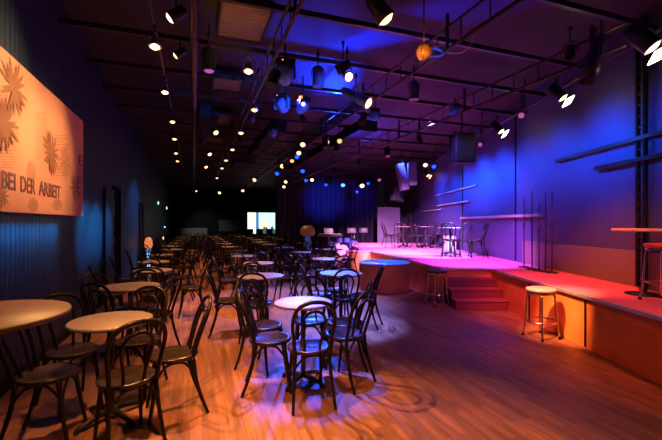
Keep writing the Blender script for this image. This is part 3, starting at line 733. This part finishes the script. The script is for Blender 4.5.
# amber globe lamp with wire loops
p=at(424,52,3.55); t=thing('amber_globe_lamp','amber glass globe lamp with wire loops and a bright blue stem','lamp',p)
q=MB(); q.lathe([(0,-.085),(.05,-.075),(.085,-.03),(.09,.02),(.06,.07),(.02,.09)],18); g=q.build('globe',M_amber,t); M_amber.node_tree.nodes['Principled BSDF'].inputs['Emission Color'].default_value=(1,.22,.03,1); M_amber.node_tree.nodes['Principled BSDF'].inputs['Emission Strength'].default_value=.10
q=MB(); q.lathe([(0,-.03),(.03,0),(0,.03)],10,(0,-.0,0)); q.build('filament',E_dim,g)
q=MB(); 
for k in range(3):
    a=k*PI/3; q.tube([(.10*math.cos(x)*math.cos(a),.10*math.cos(x)*math.sin(a),.10*math.sin(x)) for x in [2*PI*i/20 for i in range(20)]],.004,5,closed=True)
q.build('wire_cage',mat('copper wire',(.5,.22,.08),.3,1),t)
q=MB(); q.tube(cr([(.05,0,.03),(.16,.05,.06),(.26,.1,.03),(.18,.02,-.04),(.02,0,-.05)],5),.012,6); q.build('arm',M_blueb,t)
q=MB(); q.tube(cr([(.1,0,.06),(.4,.15,.16),(.7,.3,.36)],5),.005,5); q.tube(cr([(.2,0,.0),(.5,.12,.05),(.75,.3,.34)],5),.005,5); q.tube([(0,0,.09),(0,0,.79)],.008,6); q.build('cable',mat('copper wire',(.5,.22,.08),.3,1),t)
# right row
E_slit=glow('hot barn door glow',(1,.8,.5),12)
for i,(px,py,s) in enumerate(((641,38,1.15),(557,92,.95),(497,127,.95),(426,173,1.0))):
    p=at(px,py,3.55); t=fixture(p,(.45,-.35,-.75),E_white,s,'warm wall-washing lamp in the row above the stage, %s from the right'%ORD[i+1],'barrel',top=3.74)
    q=MB(); M=Matrix.Rotation(.5,4,'Y'); q.box((.17*s,-.02,-.16*s),(.012,.2*s,.15*s),M); q.build('barn_door',E_slit if i<3 else E_warm,t)
fixture(at(522,115,3.5),(-.5,-.8,-.3),E_pink,.8,'dim magenta-lensed lamp between the wall lamps','barrel',top=3.9)
fixture(at(481,144,3.5),(-.5,-.8,-.3),E_pink,.8,'second dim magenta-lensed lamp farther along','barrel',top=3.9)
fixture(at(594,60,3.45),(-.25,-.05,-.7),None,1.15,'long tilted dark barrel projector with blue and red sheen left of the brightest wall lamp','long',top=3.8,body=mat('purple steel',(.04,.03,.10),.4,.2))
fixture(at(570,52,3.6),(-.25,-.3,-.9),None,.8,'dark can lamp next to the long projector',top=3.9)
# distant warm/blue points
far_pts=[(303,143.6,'w',9.5),(299,152,'w',10.5),(282.5,165,'w',13),(277.5,172.5,'b',14),(302.7,170,'b',14),(306,179.6,'b',17),(312,179,'w',17),(326.7,141,'d',9),(339.5,140,'d',9),
 (343,184,'B',20.5),(362,184.5,'W',20.5),(368,182.6,'b',19.5),(326,184,'b',20),(357,191,'b',20.5),(286,181,'w',18),(379,179,'p',16.5),(425,164,'w',14),(433.6,165.5,'b',14),(255,179,'w',17),(284,186,'w',20),(220,192,'w',21),(243,190,'w',22),(297,156,'b',11),(292,160,'d',11.5)]
cnt={}
for (px,py,k,z) in far_pts:
    e={'w':E_warm,'W':E_white,'b':E_blue,'B':E_bigb,'d':E_dim,'p':E_pink}[k]; cn={'w':'warm','W':'brilliant warm white','b':'blue','B':'largest brilliant blue','d':'dim amber','p':'faint magenta'}[k]
    cnt[k]=cnt.get(k,0)+1
    s=1.7 if k in 'BW' else (1.15 if z>12 else .9)
    where='under the far ceiling' if px<300 else ('above the far curtain' if z>15.5 else 'on the right-hand truss')
    fixture(atd(px,py,z),(.05*random.uniform(-2,2),-.8,-.55),e,s,'small distant %s lamp %s'%(cn,where) if k not in 'BW' else '%s lamp shining above the far curtain'%cn,'can',group='small distant lamps' if k not in 'BW' else None,top=4.0)
# dark unlit cans along trusses for density
dark=[(.98,4.9,3.4),(.98,6.9,3.4),(.98,8.6,3.4),(2.86,6.2,3.38),(2.86,8.3,3.38),(2.86,10.1,3.38),(2.86,12.4,3.38),(4.75,7.3,3.38),(4.75,8.8,3.38),(4.75,10.6,3.38),(4.75,12.7,3.38),(.2,9.6,3.5),(1.6,10.4,3.6),(.5,12,3.6),(3.7,9.8,3.6),(2.0,7.2,3.6)]
for i,(X,Y,H) in enumerate(dark):
    fixture(hall(X,Y,H),(random.uniform(-.5,.5),random.uniform(-.5,.2),-1),None,.85,'unlit black spotlight hanging from the ceiling rig','can' if i%2 else 'barrel',group='unlit black spotlights',top=3.95,body=M_iron)
# speakers
def speaker(p,d,rz,tilt,label,ma,top=4.0):
    t=thing('hanging_speaker',label,'speaker',p,rz); R=Matrix.Rotation(tilt,4,'Y')
    q=MB(); q.box((0,0,0),d,R); q.build('cabinet',ma,t,.015)
    q=MB(); q.box(R@Vector((0,-d[1]/2-.006,0)),(d[0]*.86,.012,d[2]*.9),R); q.build('grille',M_iron if ma!=M_lgrey else M_lgrey,t)
    q=MB(); q.tube([(0,0,d[2]/2-.03),(0,0,top-p[2])],.015,6); q.build('hanger',M_iron,t)
speaker(atd(462,149,8.6),(.44,.4,.66),.1,.0,'large dark loudspeaker hanging above the stage',mat('dark blue cabinet',(.006,.006,.012),.7,spec=.2))
speaker(atd(402,177,13.5),(.26,.3,.95),.2,-.22,'tilted grey column speaker above the stage, left of the pair',M_lgrey)
speaker(atd(412,174,13.2),(.27,.3,.78),.0,-.03,'pale upright column speaker, right of the hanging pair',M_lgrey)
speaker(atd(398,194,15.5),(.5,.4,.6),.1,.2,'dark wedge loudspeaker hanging below the grey column pair',M_black)

# ------------------------------------------------------------ lights
def spot(loc,tgt,col,P,ang=60,blend=.6,r=.04,name='lamp_or_added_spot'):
    l=bpy.data.lights.new(name,'SPOT'); l.energy=P; l.color=col; l.spot_size=math.radians(ang); l.spot_blend=blend; l.shadow_soft_size=r
    o=bpy.data.objects.new(name,l); COL.objects.link(o); o.location=loc
    d=Vector(tgt)-Vector(loc); o.rotation_euler=d.to_track_quat('-Z','Y').to_euler(); return o
def area(loc,tgt,col,P,sx,sy):
    l=bpy.data.lights.new('added_wash','AREA'); l.energy=P; l.color=col; l.shape='RECTANGLE'; l.size=sx; l.size_y=sy
    if sy<.1: l.spread=1.1
    o=bpy.data.objects.new('added_wash',l); COL.objects.link(o); o.location=loc
    d=Vector(tgt)-Vector(loc); o.rotation_euler=d.to_track_quat('-Z','Y').to_euler(); return o
WARM=(1.0,.42,.13); WARM2=(1.0,.55,.28); BLUE=(.015,.08,1.0)
for i,(px,py) in enumerate(((155,45),(165,92),(172.5,122),(174.5,139.5))):
    p=at(px,py,3.40); spot(p,(p.x+(1.1 if i==0 else .4),p.y-(1.6 if i==0 else .1),0),WARM,(620,430,330,330)[i],72,.9,.03)
spot(hall(-.5,2.3,3.5),hall(-.55,2.9,0),WARM,170,60,.9)
for i,(px,py) in enumerate(((248.5,70),(254.5,109.5),(241,133),(232.5,150),(222,169))):
    p=at(px,py,3.25); spot(p,(p.x+(.95 if i==0 else -.4),p.y-(1.9 if i==0 else 0),0),WARM,(900,380,330,260,200)[i],62,.9,.03)
spot((-1.25,3.2,3.9),(-1.0,4.9,0),WARM,620,52,.9)
spot((-1.6,5.4,3.9),(-1.75,7.2,0),WARM,420,40,.9)
spot((-1.0,1.5,3.7),(-.8,3.3,0),WARM,900,44,.9)          # added to brighten the aisle, casts hoop shadows along it
spot((.1,.7,3.7),(-.45,2.0,0),WARM,230,60,1)
spot((1.1,1.1,3.8),(1.0,2.3,0),WARM,270,60,1.0)
spot((2.5,1.6,3.9),(2.4,3.0,0),(1.0,.38,.20),110,75,1.0)
for X_,Y_,P_ in ((-.4,12.5,420),(1.4,14.2,520),(-.4,16,420),(1.8,18,560),(.4,21,560),(3.4,15.5,360),(3.0,22,420)):
    spot(hall(X_,Y_,3.5),hall(X_+.2,Y_+.2,0),(1.0,.46,.2),P_,88,1)  # added spots that brighten the far floor and rows
spot(hall(0,27.5,3.2),hall(.8,29.7,1.0),(.8,.8,.7),120,70,1)  # added dim fill for the low partition at the back
# blue on centre table groups
spot((-.35,4.1,3.85),(-.2,3.6,.3),(.015,.09,1),4200,22,.5)
spot((-.3,3.9,3.85),(-.266,3.62,.77),(.02,.08,1),15000,10,.6,.03)  # added narrow beam that lights only the tabletop blue
spot((-.9,13.4,3.55),(-.1,3.8,.5),(.015,.09,1),1800,13,.6,.12)
spot((.3,6.0,3.85),(.2,5.7,.3),(.12,.2,1),3800,30,.6)
spot((.3,9.6,3.7),(-.6,7.8,.4),(.26,.24,1),3200,60,.8)
spot((.0,12.5,3.7),(-.3,10.8,.4),(.25,.22,1),1100,70,.8)
spot((1.3,8.9,3.9),(1.22,8.72,.63),(.01,.10,1.0),2600,23,.5)
spot((2.0,4.2,4.0),(1.2,6.6,0),(.34,.12,.9),430,75,1)
# stage washes
spot((2.0,6.6,3.3),(3.3,8.8,SH),(.75,.14,1.0),4200,52,.9)
spot((1.5,9.0,3.15),(2.6,13.2,SH),(.85,.28,1.0),10000,58,.8)
spot((3.6,8.2,3.2),(2.7,11.0,SH),(.22,.24,1.0),11000,50,.9)
spot((1.7,14.0,3.9),(1.6,15.6,SH),(1,.4,.8),3500,70,.8)
spot((2.2,4.5,3.9),(3.6,5.8,SH),(1.0,.13,.03),1500,48,.95)
spot((3.4,2.4,3.9),(3.7,4.2,SH),(1.0,.18,.10),420,60,.9)
spot((1.1,3.9,3.7),(3.05,5.05,.36),(1.0,.38,.12),4000,18,.95,.02)
spot((1.4,2.2,3.7),(3.05,3.7,.30),(1.0,.18,.05),130,34,.9,.03)
spot((-.6,6.2,3.8),(1.05,8.1,.25),(1.0,.22,.06),1500,17,.8)
spot((-.4,9.5,3.9),(1.0,12.2,.3),(1.0,.26,.08),1300,12,.8)
spot((1.6,4.9,3.9),(2.6,6.7,.2),(1.0,.10,.14),110,34,.9)
# right wall blue
for y_,P_,h_ in ((4.6,90,2.65),(5.9,300,2.62),(7.1,230,2.6),(8.3,260,2.6),(9.5,560,2.6),(10.7,800,2.6),(11.9,520,2.5),(13.2,260,2.5),(14.6,160,2.4)):
    spot((3.3,y_,2.9),(XR,y_,h_),(.002,.10,1.0),P_*.75,104,1)  # added spots without lamp bodies, spreading the blue band along the wall
spot((2.2,13.0,3.9),(XR,14.8,2.2),(.05,.08,1.0),1500,56,1)
spot((2.0,8.0,3.8),(XR,9.0,1.3),(.26,.14,1.0),600,56,1)
spot((2.9,3.6,2.6),(XR,5.6,.9),(1.0,.32,.20),50,60,1)
# far curtain glow
spot((-.3,18.6,3.3),(-.4,22.3,2.9),(.004,.04,1.0),1150,46,1)
spot((1.6,19.6,3.3),(1.5,22.3,2.9),(.004,.03,1.0),170,70,1)
spot(hall(.35,4.1,2.9),hall(.62,5.4,4.2),(1,.5,.2),60,50,1)  # added uplight that brightens the nearest ceiling grille
spot((.9,4.4,2.9),(-.6,5.9,3.55),(.01,.12,1),800,26,1)  # added blue spot aimed at the moving head casings
spot((1.9,4.1,3.2),(1.32,4.62,3.55),(.02,.2,1),70,34,1)  # added blue spot that brightens the arm of the globe lamp
spot((.8,4.0,3.2),(1.1,4.56,3.55),(1,.5,.15),25,30,1)  # added weak warm spot on the amber globe
# ceiling streaks
spot((-1.1,7.0,3.6),(.9,5.6,4.35),(.003,.02,1.0),8500,22,1)
spot((.2,8.9,3.5),(-.2,7.6,4.35),(.003,.03,1.0),3000,60,1)
spot((.6,9.6,3.2),(.2,9.0,4.35),(.01,.04,1.0),140,120,1)
spot((1.2,12.6,3.2),(1.2,12.0,4.35),(.01,.04,1.0),300,120,1)
# poster and left wall
spot(hall(.55,4.9,3.1),hall(WALLX,3.9,2.55),(1.0,.62,.33),400,60,1)
spot(hall(.55,5.1,3.1),hall(WALLX,5.2,2.25),(1.0,.60,.32),330,52,1)
area(hall(WALLX+.16,3.6,1.60),hall(WALLX,3.6,1.38),(.01,.22,.60),30,4.0,.03)  # added strip under the poster, turned from view, tints the wall teal
for Y_,P_ in ((6.9,420),(7.6,480),(8.3,260)):
    spot(hall(-.3,Y_+.2,1.9),hall(WALLX,Y_,1.38),(.01,.24,.70),P_,48,1)
spot(hall(.4,13.6,3.2),hall(WALLX,12.2,1.5),(.04,.16,.8),420,56,1)
# added area lights standing in for lamp light bounced onto the ceiling
area((-1.6,6.0,2.6),(-1.8,6.0,4.35),(1.0,.42,.16),7.0,2.0,6.0)
area((2.0,7.0,2.9),(2.0,7.0,4.35),(.45,.07,.25),1.6,3.0,9.0)
area((-1.0,14.0,2.9),(-1.0,14.0,4.35),(1,.6,.4),4,5.0,9.0)
w=bpy.data.worlds.new('w'); C.world=w; w.use_nodes=True; w.node_tree.nodes['Background'].inputs[0].default_value=(.35,.22,.35,1); w.node_tree.nodes['Background'].inputs[1].default_value=.012

# ------------------------------------------------------------ camera
cam=bpy.data.cameras.new('camera'); co=bpy.data.objects.new('camera',cam); COL.objects.link(co)
co.location=(0,0,EYE); co.rotation_euler=(PI/2,0,0); cam.sensor_width=36; cam.lens=F/662*36; cam.shift_y=3/662; cam.clip_start=.05
C.camera=co
C.view_settings.view_transform='Standard'; C.view_settings.look='None'
C.cycles.use_denoising=True
C.cycles.max_bounces=6; C.cycles.sample_clamp_indirect=4
print('chairs',nchair[0])
